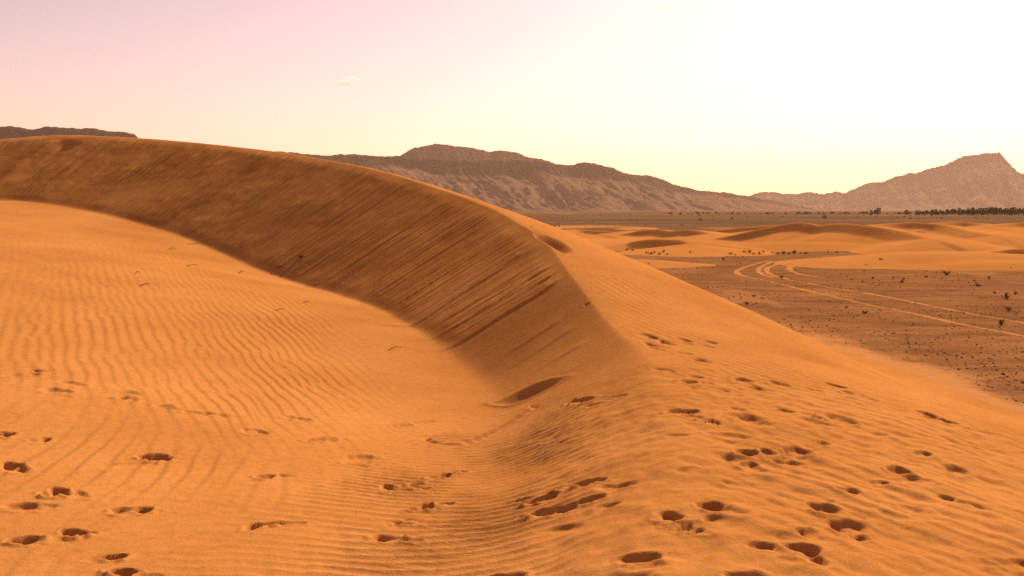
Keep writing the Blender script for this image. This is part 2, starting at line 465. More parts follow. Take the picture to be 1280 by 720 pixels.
# -- footprints, pressed into the sand: u, v, width px, tilt (dv/du), half depth m, pit depth m, softness
PRINTS = [
 # crisp heel and toe holes on the hollow floor
 (14, 580, 30, -.10, .10, .060, .3), (64, 614, 38, -.15, .10, .065, .3), (24, 630, 44, -.15, .10, .040, .6), (26, 673, 34, -.25, .08, .055, .35),
 (90, 663, 32, -.15, .09, .055, .35), (142, 695, 34, -.12, .05, .055, .3), (154, 713, 44, -.05, .07, .060, .4), (187, 569, 36, -.10, .09, .065, .25),
 (160, 580, 60, -.15, .10, .014, .3), (163, 635, 50, -.08, .09, .028, .3), (180, 634, 24, .05, .05, .035, .3), (6, 541, 22, -.02, .09, .055, .3), (48, 549, 30, -.08, .07, .030, .3),
 (45, 463, 11, -.1, .10, .050, .3), (24, 467, 32, -.2, .14, .022, .4), (2, 471, 14, .1, .12, .035, .3), (84, 478, 22, -.05, .16, .022, .3), (62, 487, 26, -.15, .10, .035, .3),
 (77, 489, 18, -.1, .08, .018, .3), (150, 491, 42, -.08, .11, .026, .3), (160, 497, 26, .05, .10, .026, .3), (203, 507, 20, -.1, .14, .024, .3), (262, 517, 74, .08, .06, .022, .3), (248, 515, 30, 0, .06, .020, .3),
 (317, 539, 32, .0, .13, .026, .3), (372, 522, 38, .10, .08, .030, .3), (400, 549, 42, -.06, .08, .032, .3), (443, 573, 24, -.4, .12, .026, .3), (330, 595, 26, -.05, .06, .034, .3), (358, 594, 22, .0, .05, .016, .3),
 (322, 655, 34, -.18, .06, .055, .3), (358, 652, 52, -.05, .05, .022, .3), (496, 531, 30, -.15, .07, .022, .3), (528, 527, 28, -.15, .06, .016, .3),
 (510, 605, 34, -.12, .09, .045, .5), (488, 607, 26, -.1, .08, .040, .5), (549, 594, 30, -.2, .06, .050, .3), (574, 590, 22, -.05, .05, .028, .4), (528, 633, 32, -.25, .07, .040, .3), (553, 629, 20, -.2, .06, .028, .3),
 (482, 669, 38, -.08, .09, .048, .5), (500, 651, 26, -.5, .07, .014, .3),
 # on the inner flank
 (690, 622, 2, 0, .01, .0, .3), (728, 499, 34, -.18, .08, .065, .3), (768, 494, 36, -.04, .05, .020, .3), (760, 497, 30, -.04, .04, .016, .3),
 (680, 621, 42, -.25, .07, .070, .35), (737, 600, 44, -.12, .10, .075, .4), (785, 602, 26, .05, .06, .022, .5), (702, 634, 54, -.18, .11, .075, .6), (738, 622, 40, -.22, .08, .060, .6),
 (705, 656, 60, -.12, .08, .022, .9), (632, 720, 64, -.12, .08, .080, .4), (785, 718, 56, .02, .10, .045, .8), (735, 379, 9, -.15, .05, .035, .6),
 # blurred prints on the windward flank
 (812, 420, 30, .30, .14, .070, .6), (836, 428, 26, .30, .14, .055, .7), (857, 425, 20, .35, .09, .050, .5), (888, 427, 22, .2, .14, .055, .6), (816, 431, 18, .4, .07, .045, .4), (859, 442, 22, .25, .10, .040, .6), (879, 450, 24, .25, .12, .055, .5),
 (833, 462, 26, .25, .08, .035, .3), (864, 477, 22, .2, .09, .060, .4), (886, 479, 18, .15, .09, .028, .6), (871, 471, 14, .4, .06, .035, .4), (932, 474, 30, .22, .15, .070, .6), (950, 484, 44, .10, .13, .040, .7), (974, 478, 28, .3, .13, .060, .6),
 (895, 485, 40, .25, .05, .020, .5), (857, 512, 40, .12, .13, .080, .5), (866, 521, 30, .15, .08, .035, .4), (890, 528, 22, .35, .06, .030, .3), (912, 543, 56, .08, .12, .045, .6), (938, 523, 40, .20, .16, .070, .7), (925, 509, 26, .15, .07, .035, .5),
 (934, 564, 30, .15, .10, .070, .5), (935, 577, 30, .10, .12, .070, .6), (848, 542, 34, .10, .07, .028, .8), (862, 586, 36, -.05, .08, .026, .9), (962, 564, 28, .15, .10, .065, .5), (994, 562, 36, .05, .16, .075, .5), (985, 576, 44, .10, .06, .035, .5),
 (984, 511, 28, .15, .08, .050, .5), (1022, 521, 20, .25, .10, .050, .5), (1032, 529, 44, .22, .12, .036, .8), (1055, 523, 42, .30, .18, .075, .6), (1045, 481, 28, .30, .09, .060, .4), (1061, 490, 30, .22, .14, .065, .6), (1086, 498, 36, .30, .10, .025, .8),
 (1028, 550, 18, .10, .09, .055, .5), (1160, 518, 34, .30, .10, .065, .4), (1182, 526, 46, .28, .16, .080, .6), (1226, 540, 50, .25, .10, .025, .9), (1152, 568, 26, .20, .08, .045, .5), (1191, 583, 36, .20, .16, .065, .6),
 (1121, 588, 34, .10, .12, .075, .5), (1142, 599, 54, .15, .09, .038, .7), (1098, 602, 26, .15, .05, .030, .5), (1137, 632, 38, .15, .14, .060, .8), (1182, 621, 26, .2, .06, .035, .5), (1215, 632, 50, .3, .05, .020, .5),
 (1036, 634, 46, .22, .11, .060, .5), (1060, 653, 54, .15, .12, .075, .7), (1058, 615, 34, .1, .06, .035, .6), (1073, 667, 26, .05, .06, .045, .5), (1005, 664, 34, .02, .08, .055, .5), (999, 685, 46, .05, .11, .080, .5), (1014, 699, 36, .05, .09, .050, .6),
 (948, 680, 30, -.1, .08, .050, .6), (934, 718, 52, -.05, .10, .085, .5), (888, 630, 40, .0, .11, .080, .5), (895, 648, 36, .0, .08, .035, .8), (838, 644, 36, .05, .10, .080, .5), (865, 658, 44, .35, .08, .030, .3), (805, 694, 50, .08, .09, .080, .45),
 (1268, 702, 60, .12, .10, .055, .8), (915, 600, 30, .1, .06, .02, .9), (1100, 540, 24, .2, .06, .022, .8)]
rp = random.Random(5)
SCUFF = []                                                     # scuffed, half refilled hollows beside the prints
for q in PRINTS:
    if q[0] > 780 and q[5] > .03:
        SCUFF.append((q[0] + rp.uniform(-.9, .9) * q[2], q[1] + rp.uniform(5, 11) * (q[1] / 560) ** 2, q[2] * rp.uniform(.7, 1.3), q[3] + rp.uniform(-.1, .15), q[4] * rp.uniform(.6, 1.1), q[5] * rp.uniform(.25, .45), .9))
    elif q[5] > .03:
        SCUFF.append((q[0] + rp.uniform(-.8, .8) * q[2], q[1] + rp.uniform(2, 7), q[2] * rp.uniform(.6, 1.0), q[3], q[4] * rp.uniform(.6, 1.0), q[5] * rp.uniform(.2, .4), .3))
for u, v, wpx, tilt, hb, depth, soft in SCUFF + PRINTS:
    if depth <= 0: continue
    c = on_dune(u, v)
    pa = on_dune(u - wpx * .5, v - tilt * wpx * .5); pb = on_dune(u + wpx * .5, v + tilt * wpx * .5)
    ax = pb - pa
    L = np.hypot(*ax); ax = ax / L
    if abs(ax[0]) < .45:                       # not turned further than a foot could be
        ax = np.array([.45, math.copysign(.89, ax[1])]); ax /= np.hypot(*ax)
    L = min(L, .62)
    ha = max(.05, L * .5)
    hb *= .86; depth *= (1.12 if u < 600 else .86)
    if u > 780: depth *= .76; hb *= .92; soft = min(.95, soft + .10)
    elif u > 600: depth *= .85
    ay = np.array([-ax[1], ax[0]])
    if ay[1] < 0: ay = -ay
    c = c - ay * hb * .25
    R = max(ha, hb * 1.9) * 2.0 + .12
    i0, i1 = np.searchsorted(xs, [c[0] - R, c[0] + R]); j0, j1 = np.searchsorted(ys, [c[1] - R, c[1] + R])
    X = GX[j0:j1, i0:i1] - c[0]; Y = GY[j0:j1, i0:i1] - c[1]
    sd = rp.randrange(100)
    wob = noise(X * 8 + sd, Y * 8, 91) * (.48 - .15 * soft) + noise(X * 21, Y * 21 + sd, 92) * (.16 - .14 * soft)
    a = (X * ax[0] + Y * ax[1]) / ha; b = (X * ay[0] + Y * ay[1]) / hb
    b = b + .25 * np.sin(a * 2.2 + sd)                         # the far lip is an arc, never a clean oval
    bb = np.where(b > 0, b, b / 1.9)                           # long ramp on the near side where the foot slid in
    ex = 1.7 + .4 * (soft < .4)
    side = 1 if sd % 2 else -1                                 # which end is the heel
    waist = 1 - (.30 - .2 * soft) * np.exp(-((a - .12 * side) / .30) ** 2) * (wpx > 26)
    r = (np.abs(a) ** ex + np.abs(bb / waist) ** ex) ** (1 / ex) + wob
    wall = .26 + .45 * soft
    deep = np.where(b > -.1, 1.0, np.clip(1 + (b + .1) / 1.75, 0, 1)) * (.82 - .32 * side * np.clip(a, -1, 1)) * (1 + .2 * np.sin(a * 3 + sd * .7))
    pit = -1.2 * depth * sstep(1.08, 1.08 - wall, r) * deep
    rim = depth * (.30 if soft < .45 else .20) * np.exp(-((r - 1.22) / .16) ** 2) * np.clip(.6 + 1.8 * noise(X * 10, Y * 10 + sd, 93), 0, 2) * np.where(b > .3, .5, 1.1)
    lump = depth * (.34 - .25 * soft) * noise(X * 16 + sd, Y * 16, 94) * sstep(1.5, .6, r)
    lump = lump + depth * .9 * (1 - soft) * np.clip(noise(X * 26 + sd, Y * 26, 99) - .12, 0, 1) * np.exp(-((r - 1.3) / .3) ** 2) * sstep(.3, -.6, b)      # crumbs thrown out
    edge = sstep(R, R * .75, np.hypot(X, Y))
    GZ[j0:j1, i0:i1] += (pit + rim + lump) * edge
    if (u, v) in ((865, 658), (500, 651), (890, 528)):        # shoe tread
        GZ[j0:j1, i0:i1] += .010 * np.sign(np.sin(a * 9)) * sstep(1.0, .8, r) * sstep(.02, .2, np.abs(b))

# -- the long slide mark on the inner flank: a heel hole and a tongue of slumped sand
def local_edit(u0, v0, u1, v1, fn, pad=.6):
    a = on_dune(u0, v0); b = on_dune(u1, v1)
    ax = b - a; L = np.hypot(*ax); ax /= L
    ay = np.array([-ax[1], ax[0]])
    lo = np.minimum(a, b) - pad; hi = np.maximum(a, b) + pad
    i0, i1 = np.searchsorted(xs, [lo[0], hi[0]]); j0, j1 = np.searchsorted(ys, [lo[1], hi[1]])
    X = GX[j0:j1, i0:i1] - a[0]; Y = GY[j0:j1, i0:i1] - a[1]
    GZ[j0:j1, i0:i1] += fn((X * ax[0] + Y * ax[1]) / L, X * ay[0] + Y * ay[1], L)
def slide_hole(p, q, L):
    w = .16 + .13 * np.sin(np.clip(p, 0, 1) * np.pi)
    r = np.sqrt(((p - .5) / .52) ** 2 + (q / w) ** 2) + noise(p * 4, q * 3, 95) * .08
    return -.085 * sstep(1.06, .30, r) + .02 * np.exp(-((r - 1.2) / .15) ** 2) + .012 * noise(p * 2, q * 9, 96) * sstep(1, .7, r)
local_edit(620, 504, 703, 475, slide_hole, 1.6)
def slide_tongue(p, q, L):
    w = .30 - .05 * np.clip(p, 0, 1)
    r = np.sqrt((np.maximum(np.abs(p - .52) - .38, 0) / .12) ** 2 + (q / w) ** 2) + noise(p * 3, q * 3, 97) * .10
    return .060 * sstep(1.04, .86, r) * (1 - .2 * np.clip(p, 0, 1)) * (.25 + .75 * sstep(1.05, .70, p)) * (1 + .25 * noise(p * 2, q * 5, 98)) - .02 * np.exp(-((r - 1.2) / .15) ** 2)
local_edit(652, 512, 549, 553, slide_tongue, 1.4)
# -- wind-scooped hollow beside the sharp crest
def scoop(p, q, L):
    w = np.where(q > 0, .12, .55)
    w2 = np.where(q < 0, .10, .40)
    r = np.sqrt(((p - .5) / .55) ** 2 + (q / w2) ** 2)
    return -.22 * sstep(1.1, .2, r)
local_edit(669, 292, 706, 316, scoop, 1.6)
# -- a fold in the crest far left
def fold(p, q, L):
    return .10 * np.exp(-((q) / .5) ** 2) * sstep(-.05, .1, p) * sstep(1.1, .7, p) - .14 * np.exp(-((q - .9) / .5) ** 2) * sstep(-.05, .1, p) * sstep(1.1, .8, p)
local_edit(70, 176, 0, 222, fold, 3.0)

grid_mesh('sand_dune', GX, GY, GZ, M_SAND, {'arc': GS, 'fall': tl, 'face': np.clip(face * np.clip(.55 + 1.0 * fbm(GX * .55, GY * .55, 3, 58), .35, 1.1) + .15 * wg3, 0, 1)}, label='large orange sand dune with sharp curved crest, hollow and footprints')

# ----------------------------------------------------------------- gravel plain
def pline(pixels, z=PLAIN_Z):
    return np.array([at_z(u, v, z)[:2] for u, v in pixels])
TRACKS = [([(962, 326), (935, 332), (921, 338), (930, 344), (960, 351), (1000, 359.5), (1050, 371.5), (1100, 382.5), (1150, 392.5), (1185, 400), (1230, 409), (1300, 424)], .26, 1.0),
          ([(966, 327), (951, 333), (949, 338), (960, 344.5), (1000, 351.5), (1040, 358.5), (1074, 362.5)], .24, 1.0),
          ([(1082, 364.5), (1130, 374), (1180, 384), (1230, 394), (1300, 405)], .26, 1.0),
          ([(985, 329), (964, 332), (958, 337), (966, 343), (985, 348)], .26, 1.0),
          ([(1001, 326), (989, 332), (988, 336.5), (1003, 342), (1034, 347)], .30, 1.0),
          ([(1062, 350), (1085, 355), (1120, 360)], .14, .55), ([(1145, 365.5), (1175, 370), (1206, 374)], .16, .7), ([(1215, 375), (1260, 378)], .14, .5)]
pxs = axis([(-9000, -200, 900, 12), (-200, 4, 12, .4), (4, 7, .4, .11), (7, 24, .11, .13), (24, 60, .13, .8), (60, 300, .8, 14), (300, 9000, 14, 900)])
pys = axis([(-60, 12, 8, .25), (12, 34, .25, .14), (34, 75, .14, .30), (75, 160, .30, 1.6), (160, 700, 1.6, 18), (700, 9500, 18, 700)])
PX, PY = np.meshgrid(pxs, pys)
PZ = np.full_like(PX, PLAIN_Z)
rng_ = np.hypot(PX, PY)
PZ = PZ + .10 * fbm(PX * .08, PY * .08, 3, 101) * sstep(12, 30, rng_) + .02 * fbm(PX * .9, PY * .9, 3, 102) * sstep(150, 60, rng_)
PZ = PZ + 1.0 * noise(PX * .004, PY * .004, 104) * sstep(250, 900, rng_)
sand = np.zeros_like(PX)
for px_, w, strg in TRACKS:
    pl = pline(px_)
    pl = catmull(pl, 8)
    dmin = np.full(PX.shape, 9.0)
    i0, i1 = np.searchsorted(pxs, [pl[:, 0].min() - 1, pl[:, 0].max() + 1]); j0, j1 = np.searchsorted(pys, [pl[:, 1].min() - 1, pl[:, 1].max() + 1])
    X = PX[j0:j1, i0:i1]; Y = PY[j0:j1, i0:i1]
    dm = np.full(X.shape, 9.0)
    for a, b in zip(pl[:-1], pl[1:]):
        s = b - a
        t = np.clip(((X - a[0]) * s[0] + (Y - a[1]) * s[1]) / (s @ s + 1e-9), 0, 1)
        dm = np.minimum(dm, np.hypot(X - a[0] - t * s[0], Y - a[1] - t * s[1]))
    dm = dm + .05 * noise(X * 3, Y * 3, 110)
    sand[j0:j1, i0:i1] = np.maximum(sand[j0:j1, i0:i1], strg * (.82 + .35 * noise(X * 1.1, Y * .5, 111)) * sstep(w * 1.05, w * .15, dm))
    PZ[j0:j1, i0:i1] += -.035 * sstep(w * 1.0, w * .6, dm) + .02 * np.exp(-((dm - w * 1.3) / .1) ** 2)
# drifted sand along the foot of the great dune
jm = (PX > -60) & (PX < 60) & (PY > -60) & (PY < 90)
dz = np.full(PX.shape, -9.0)
dz[jm] = dune_base(PX[jm], PY[jm]) - (PLAIN_Z - .07)
drift = sstep(.006, .075, dz * (1 + .9 * fbm(PX * .5, PY * .16, 4, 121)) + .016 * fbm(PX * .25, PY * .9, 3, 122)) ** .7 * .95
drift[~jm] = 0
sand = np.maximum(sand, drift)
thin = sstep(.18, .5, fbm(PX * .22 + 3, PY * .07, 4, 131)) * .42
sand = np.maximum(sand, thin * sstep(300, 120, rng_))
far = sstep(60, 130, PY)
# pale patch of sand sheets in the middle distance
sheet = sstep(-.05, .25, fbm(PX * .03, PY * .012, 4, 141) + .25 * sstep(40, 10, PX)) * sstep(70, 95, PY) * sstep(210, 150, PY)
sand = np.maximum(sand, sheet * .9)
far2 = sstep(230, 700, PY) * sstep(.1, .45, fbm(PX * .008, PY * .004, 3, 142)) * .45
sand = np.maximum(sand, far2)
grid_mesh('desert_plain', PX, PY, PZ, M_PLAIN, {'sand': sand, 'far': far}, label='flat brown gravel plain with sandy tyre tracks')

# ----------------------------------------------------------------- low dunes beyond the plain
# crest (u, v, Y) from left to right, slip height m, apron slope, back slope
LOW = [
 ([(846, 306, 99), (870, 302.5, 98.5), (902, 296, 97.5), (933, 289.5, 96.5), (963, 283, 95.5), (985, 279, 94.5), (1000, 277.5, 94), (1012, 279, 93), (1024, 281, 92), (1040, 279, 91), (1060, 279, 89.5), (1085, 281.5, 87), (1114, 286, 84), (1140, 292, 80), (1165, 298, 76)], 0.96, .17, .10),
 ([(782, 303.5, 83), (797, 300, 82), (812, 298.5, 81), (832, 298.5, 80), (851, 299.5, 78.5), (860, 304, 77)], 0.88, .10, .08),
 ([(752, 297, 116), (770, 293.5, 115), (786, 290.5, 114), (800, 287.5, 113), (821, 286, 112), (838, 288, 110), (861, 286.5, 108), (890, 291.5, 104)], 0.88, .08, .06),
 ([(876, 290.5, 134), (905, 286, 132), (935, 283, 130), (965, 281, 128), (990, 281, 125)], 0.80, .08, .07),
 ([(1085, 280.5, 112), (1114, 278.8, 114), (1140, 277.5, 114), (1175, 279.8, 112), (1197, 284.5, 106), (1224, 290.5, 98), (1245, 294, 92)], 0.88, .12, .08),
 ([(1150, 279.5, 150), (1197, 276.5, 155), (1232, 279.5, 150), (1262, 283, 140)], 1.12, .08, .07),
 ([(1235, 281.5, 135), (1265, 278.5, 140), (1300, 276.5, 140), (1350, 279, 135)], 1.12, .08, .07),
 ([(690, 290, 120), (720, 286.5, 130), (755, 288.5, 128), (790, 288.5, 122)], 0.56, .05, .05),
 ([(660, 284, 170), (710, 281.5, 180), (760, 281.5, 185), (800, 283.5, 175)], 0.72, .05, .05),
 ([(1205, 322, 63), (1225, 317, 65), (1250, 313, 66), (1280, 310, 66), (1330, 308, 66), (1400, 310, 65)], 0.80, .10, .06),
 ([(768, 326, 62), (775, 323, 64), (785, 324, 64), (800, 329, 61), (812, 333, 58.5)], 0.64, .06, .05),
]
lx = axis([(-45, 8, 2.0, .35), (8, 62, .22, .26), (62, 150, .26, 2.0)])
ly = axis([(46, 56, .7, .16), (56, 96, .16, .20), (96, 150, .20, .5), (150, 240, .5, 3.0)])
LX, LY = np.meshgrid(lx, ly)
LZ = np.full_like(LX, PLAIN_Z - .5)
for pts_, hs, ap, bk in LOW:
    c = np.array([at(u, v, Y) for u, v, Y in pts_])
    c = catmull(c, 8)
    c[:, 2] = np.maximum(c[:, 2], PLAIN_Z + .12)
    best = np.full(LX.shape, 1e9); zc = np.zeros(LX.shape); sg = np.zeros(LX.shape); ee = np.zeros(LX.shape)
    n = len(c) - 1
    L = np.concatenate([[0], np.cumsum(np.hypot(*(c[1:, :2] - c[:-1, :2]).T))])
    for i in range(n):
        a, b = c[i], c[i + 1]; s = b[:2] - a[:2]
        t = np.clip(((LX - a[0]) * s[0] + (LY - a[1]) * s[1]) / (s @ s + 1e-9), 0, 1)
        d = np.hypot(LX - a[0] - t * s[0], LY - a[1] - t * s[1])
        w = d < best
        best = np.where(w, d, best); zc = np.where(w, a[2] + t * (b[2] - a[2]), zc)
        sg = np.where(w, np.sign(s[0] * (LY - a[1]) - s[1] * (LX - a[0])), sg)
        ee = np.where(w, (L[i] + t * (L[i + 1] - L[i])) / L[-1], ee)
    hsl = hs * np.clip(np.sin(np.pi * np.clip(ee, 0, 1)) * 1.8, 0, 1)
    hsl = np.minimum(hsl, np.maximum(zc - PLAIN_Z - .1, 0))
    front = np.maximum(zc - .66 * best, zc - hsl - ap * np.maximum(best - hsl / .66, 0))
    lo = pmax(zc - .66 * best, zc - hsl - ap * (best - hsl / .66), .06)
    front = np.minimum(lo, zc)
    back = zc - bk * best - .004 * best ** 2
    zz = np.where(sg < 0, front, back)
    LZ = pmax(LZ, zz, .10)
# broad pale sheets
def mound(px, py, rx, ry, rot, h):
    ca, sa = math.cos(rot), math.sin(rot)
    X = (LX - px) * ca + (LY - py) * sa; Y = -(LX - px) * sa + (LY - py) * ca
    r = np.sqrt((X / rx) ** 2 + (Y / ry) ** 2)
    return PLAIN_Z - .45 + (h + .45) * np.exp(-(r * 1.5) ** 2)
c = at_z(1180, 318, PLAIN_Z + .6)
LZ = pmax(LZ, mound(c[0], c[1], 20, 9.0, .12, .85), .12)
c = at_z(1250, 322, PLAIN_Z + .6)
LZ = pmax(LZ, mound(c[0], c[1], 16, 7.0, .1, .42), .12)
c = at_z(790, 326, PLAIN_Z + .25)
LZ = pmax(LZ, mound(c[0] - 2, c[1], 15, 5.5, -.05, .45), .12)
c = at_z(1000, 306, PLAIN_Z + .4)
LZ = pmax(LZ, mound(c[0], c[1], 26, 9, .02, .7), .12)
c = at_z(800, 304, PLAIN_Z + .3)
LZ = pmax(LZ, mound(c[0] - 6, c[1] + 8, 28, 13, .0, .55), .12)
LZ = LZ + .03 * fbm(LX * .25, LY * .25, 3, 151) - .04
grid_mesh('low_dunes', LX, LY, LZ, M_FARSAND, label='band of low pale dunes with shaded slip faces across the plain')

# ----------------------------------------------------------------- mountains
def make_rock():
    m, nt, bs = new_mat('mountain_rock')
    at_ = nt.nodes.new('ShaderNodeAttribute'); at_.attribute_name = 'cliff'
    rock = ramp(nt, tex_noise(nt, 0.02, 6, 0.7, (1, 1, 4)), [(0.3, (0.046, 0.024, 0.017)), (0.5, (0.066, 0.035, 0.025)), (0.7, (0.092, 0.050, 0.035))])
    scree = ramp(nt, tex_noise(nt, 0.009, 6, 0.72), [(0.3, (0.125, 0.066, 0.040)), (0.5, (0.160, 0.085, 0.052)), (0.7, (0.195, 0.105, 0.064))])
    nt.links.new(mixc(nt, at_.outputs['Fac'], scree, rock), bs.inputs['Base Color'])
    bump(nt, bs, tex_noise(nt, 0.018, 4, 0.6), 0.45, 16.0)
    return m
M_ROCK = make_rock()

def mountain(name, label, crest, cols, rows, front, cliff_t, cliff_h, seed, rag=1.0):
    c = np.array([at(u, v, D) for u, v, D in crest])
    # resample evenly along the picture-wide run of the crest
    L = np.concatenate([[0], np.cumsum(np.hypot(*(c[1:, :2] - c[:-1, :2]).T))])
    s = np.linspace(0, L[-1], cols)
    cx, cy, cz = (np.interp(s, L, c[:, k]) for k in range(3))
    k = max(3, cols // 12); ker = np.ones(k) / k
    sm = lambda a: np.convolve(np.pad(a, (k, k), 'edge'), ker, 'same')[k:-k]
    tx, ty = np.gradient(sm(cx)), np.gradient(sm(cy))
    tl = np.hypot(tx, ty); nx, ny = ty / tl, -tx / tl           # points to the plain in front
    cz = cz + rag * (5.0 * fbm(s * .012, s * 0 + seed, 5, seed, .6) + 2.5 * noise(s * .07, s * 0, seed + 1))
    h = np.maximum(cz - (PLAIN_Z - 2), 2)
    t = np.concatenate([np.linspace(-1, 0, rows // 4, endpoint=False), np.linspace(0, 1, rows) ** 1.15])
    T, Hh = np.meshgrid(t, h, indexing='ij'); S = np.broadcast_to(s, T.shape)
    W = Hh * front
    ct = cliff_t * (1 + .5 * noise(S * .004, T * 0 + 3, seed + 2))
    ch = cliff_h * np.clip(1 + .9 * fbm(S * .003, T * 0, 3, seed + 3), .25, 1.8)
    tt = np.clip(T, 0, 1)
    up = np.where(tt < ct, 1 - ch * sstep(0, 1, tt / ct) ** 1.0, (1 - ch) * np.clip((1 - tt) / (1 - ct), 0, 1) ** 1.45)
    # spurs and gullies running down the slope
    wob = fbm(S * .0022 + 2 * tt, tt * 2.0, 4, seed + 4)
    gul = 1 - np.abs(fbm(S * .0095 + .5 * wob, tt * .8 + .3 * wob, 4, seed + 5)) * 2.2
    env = np.sin(np.pi * np.clip(tt, 0, 1)) ** .8
    Z = PLAIN_Z - 2 + Hh * (up + .16 * env * (gul - .55) + .05 * env * fbm(S * .02, tt * 9, 3, seed + 6))
    Zb = PLAIN_Z - 2 + Hh * (1 - np.abs(T)) ** 1.3
    Z = np.where(T < 0, Zb, Z)
    Z = np.minimum(Z, np.broadcast_to(cz, T.shape) + 0 * T)
    off = T * W + np.where(T > 0, W * .10 * env * wob, 0)
    X = cx + nx * off; Y = cy + ny * off
    cliff = np.where(T < 0, .6, np.clip(sstep(ct * 1.5, ct * .8, tt) + .55 * sstep(.1, .5, fbm(S * .006, tt * 7, 4, seed + 7)) * sstep(.75, .35, tt), 0, 1))
    return grid_mesh(name, X[:, ::-1], Y[:, ::-1], Z[:, ::-1], M_ROCK, {'cliff': cliff[:, ::-1]}, label=label)

mountain('escarpment', 'dark flat topped rocky escarpment behind the dune crest',
         [(-700, 185, 1500), (-420, 170, 1700), (-200, 165, 1850), (-60, 160, 1950), (0, 157.5, 2000), (18, 159, 2010), (40, 161.5, 2020), (60, 158.5, 2030), (90, 160, 2050), (120, 160.5, 2070), (135, 163.5, 2080), (150, 164.5, 2090), (168, 168, 2100), (176, 176, 2105),
          (260, 184, 2200), (340, 189, 2350), (380, 192, 2420), (405, 194, 2450), (440, 193, 2500), (470, 195, 2540), (500, 196, 2580), (545, 199, 2640), (600, 200, 2700), (650, 199.5, 2760), (690, 205, 2800), (712, 206, 2840), (728, 203, 2860), (745, 204.5, 2900), (765, 210, 2940), (785, 218, 2990),
          (808, 218.5, 3050), (832, 226, 3110), (845, 231, 3150), (862, 236, 3200), (890, 239.5, 3300), (920, 242.5, 3400), (950, 248, 3500), (990, 256, 3650), (1030, 263, 3800)], 1100, 100, 2.6, .13, .30, 200)
mountain('dome_mountain', 'rounded brown mountain rising behind the escarpment',
         [(420, 215, 3300), (480, 201, 3350), (500, 195, 3380), (514, 187, 3400), (530, 182, 3430), (545, 179.5, 3450), (560, 181, 3470), (580, 184, 3490), (602, 187.5, 3520), (612, 190, 3530), (625, 187.5, 3540), (645, 190, 3560), (655, 195, 3580), (675, 199, 3610), (700, 207, 3650), (760, 225, 3720), (820, 245, 3800)], 500, 60, 1.6, .2, .25, 300)
mountain('peak_mountain', 'hazy pink brown mountain with pointed peak at far right',
         [(760, 262, 5300), (830, 252, 5300), (880, 246, 5300), (920, 244.5, 5300), (935, 245, 5300), (945, 241.5, 5300), (958, 239, 5300), (968, 240.5, 5300), (990, 243, 5250), (1008, 240.5, 5250), (1035, 241.5, 5200), (1058, 240.5, 5200), (1070, 235, 5180), (1084, 228.5, 5150), (1106, 227, 5100), (1122, 219.5, 5100), (1145, 216.5, 5050),
          (1160, 211, 5050), (1180, 207, 5000), (1198, 197, 5000), (1206, 195, 5000), (1222, 194, 4980), (1230, 191, 4960), (1240, 191.5, 4950), (1249, 190.5, 4950), (1260, 203, 4930), (1272, 214, 4900), (1290, 224, 4880), (1330, 236, 4850), (1400, 243, 4800), (1500, 240, 4750), (1620, 246, 4700), (1800, 255, 4600)], 1000, 90, 2.4, .10, .16, 400, 2.0)

# ----------------------------------------------------------------- plants
def leaf_mat(name, a, b):
    m, nt, bs = new_mat(name)
    nt.links.new(ramp(nt, tex_noise(nt, 2.5, 3, 0.6), [(0.3, a), (0.7, b)]), bs.inputs['Base Color'])
    return m
M_LEAF = leaf_mat('tree_leaves', (0.030, 0.034, 0.014), (0.075, 0.070, 0.030))
M_SCRUB = leaf_mat('scrub_leaves', (0.028, 0.026, 0.012), (0.085, 0.065, 0.028))
M_BARK = leaf_mat('bark', (0.055, 0.036, 0.022), (0.11, 0.075, 0.045))
M_TWIG = leaf_mat('dry_wood', (0.045, 0.024, 0.012), (0.10, 0.055, 0.03))
M_STONE = leaf_mat('dark_stone', (0.05, 0.024, 0.013), (0.14, 0.065, 0.032))

def tube(verts, faces, path, radii, n=5):
    base = len(verts)
    for i, (p, r) in enumerate(zip(path, radii)):
        p = np.asarray(p, float)
        d = np.asarray(path[min(i + 1, len(path) - 1)], float) - np.asarray(path[max(i - 1, 0)], float)
        d /= np.linalg.norm(d) + 1e-9
        a = np.cross(d, (0.31, 0.2, 0.93)); a /= np.linalg.norm(a) + 1e-9
        b = np.cross(d, a)
        for k in range(n):
            w = 2 * math.pi * k / n
            verts.append(p + r * (math.cos(w) * a + math.sin(w) * b))
    for i in range(len(path) - 1):
        for k in range(n):
            faces.append((base + i * n + k, base + i * n + (k + 1) % n, base + (i + 1) * n + (k + 1) % n, base + (i + 1) * n + k))
    faces.append(tuple(base + (len(path) - 1) * n + k for k in range(n)))

def leaf(verts, faces, c, d, size, rnd):
    d = np.asarray(d, float); d /= np.linalg.norm(d) + 1e-9
    s = np.cross(d, [rnd.uniform(-1, 1) for _ in range(3)]); s /= np.linalg.norm(s) + 1e-9
    b = len(verts); c = np.asarray(c, float)
    verts += [c, c + d * size * .5 + s * size * .28, c + d * size, c + d * size * .5 - s * size * .28]
    faces.append((b, b + 1, b + 2, b + 3))

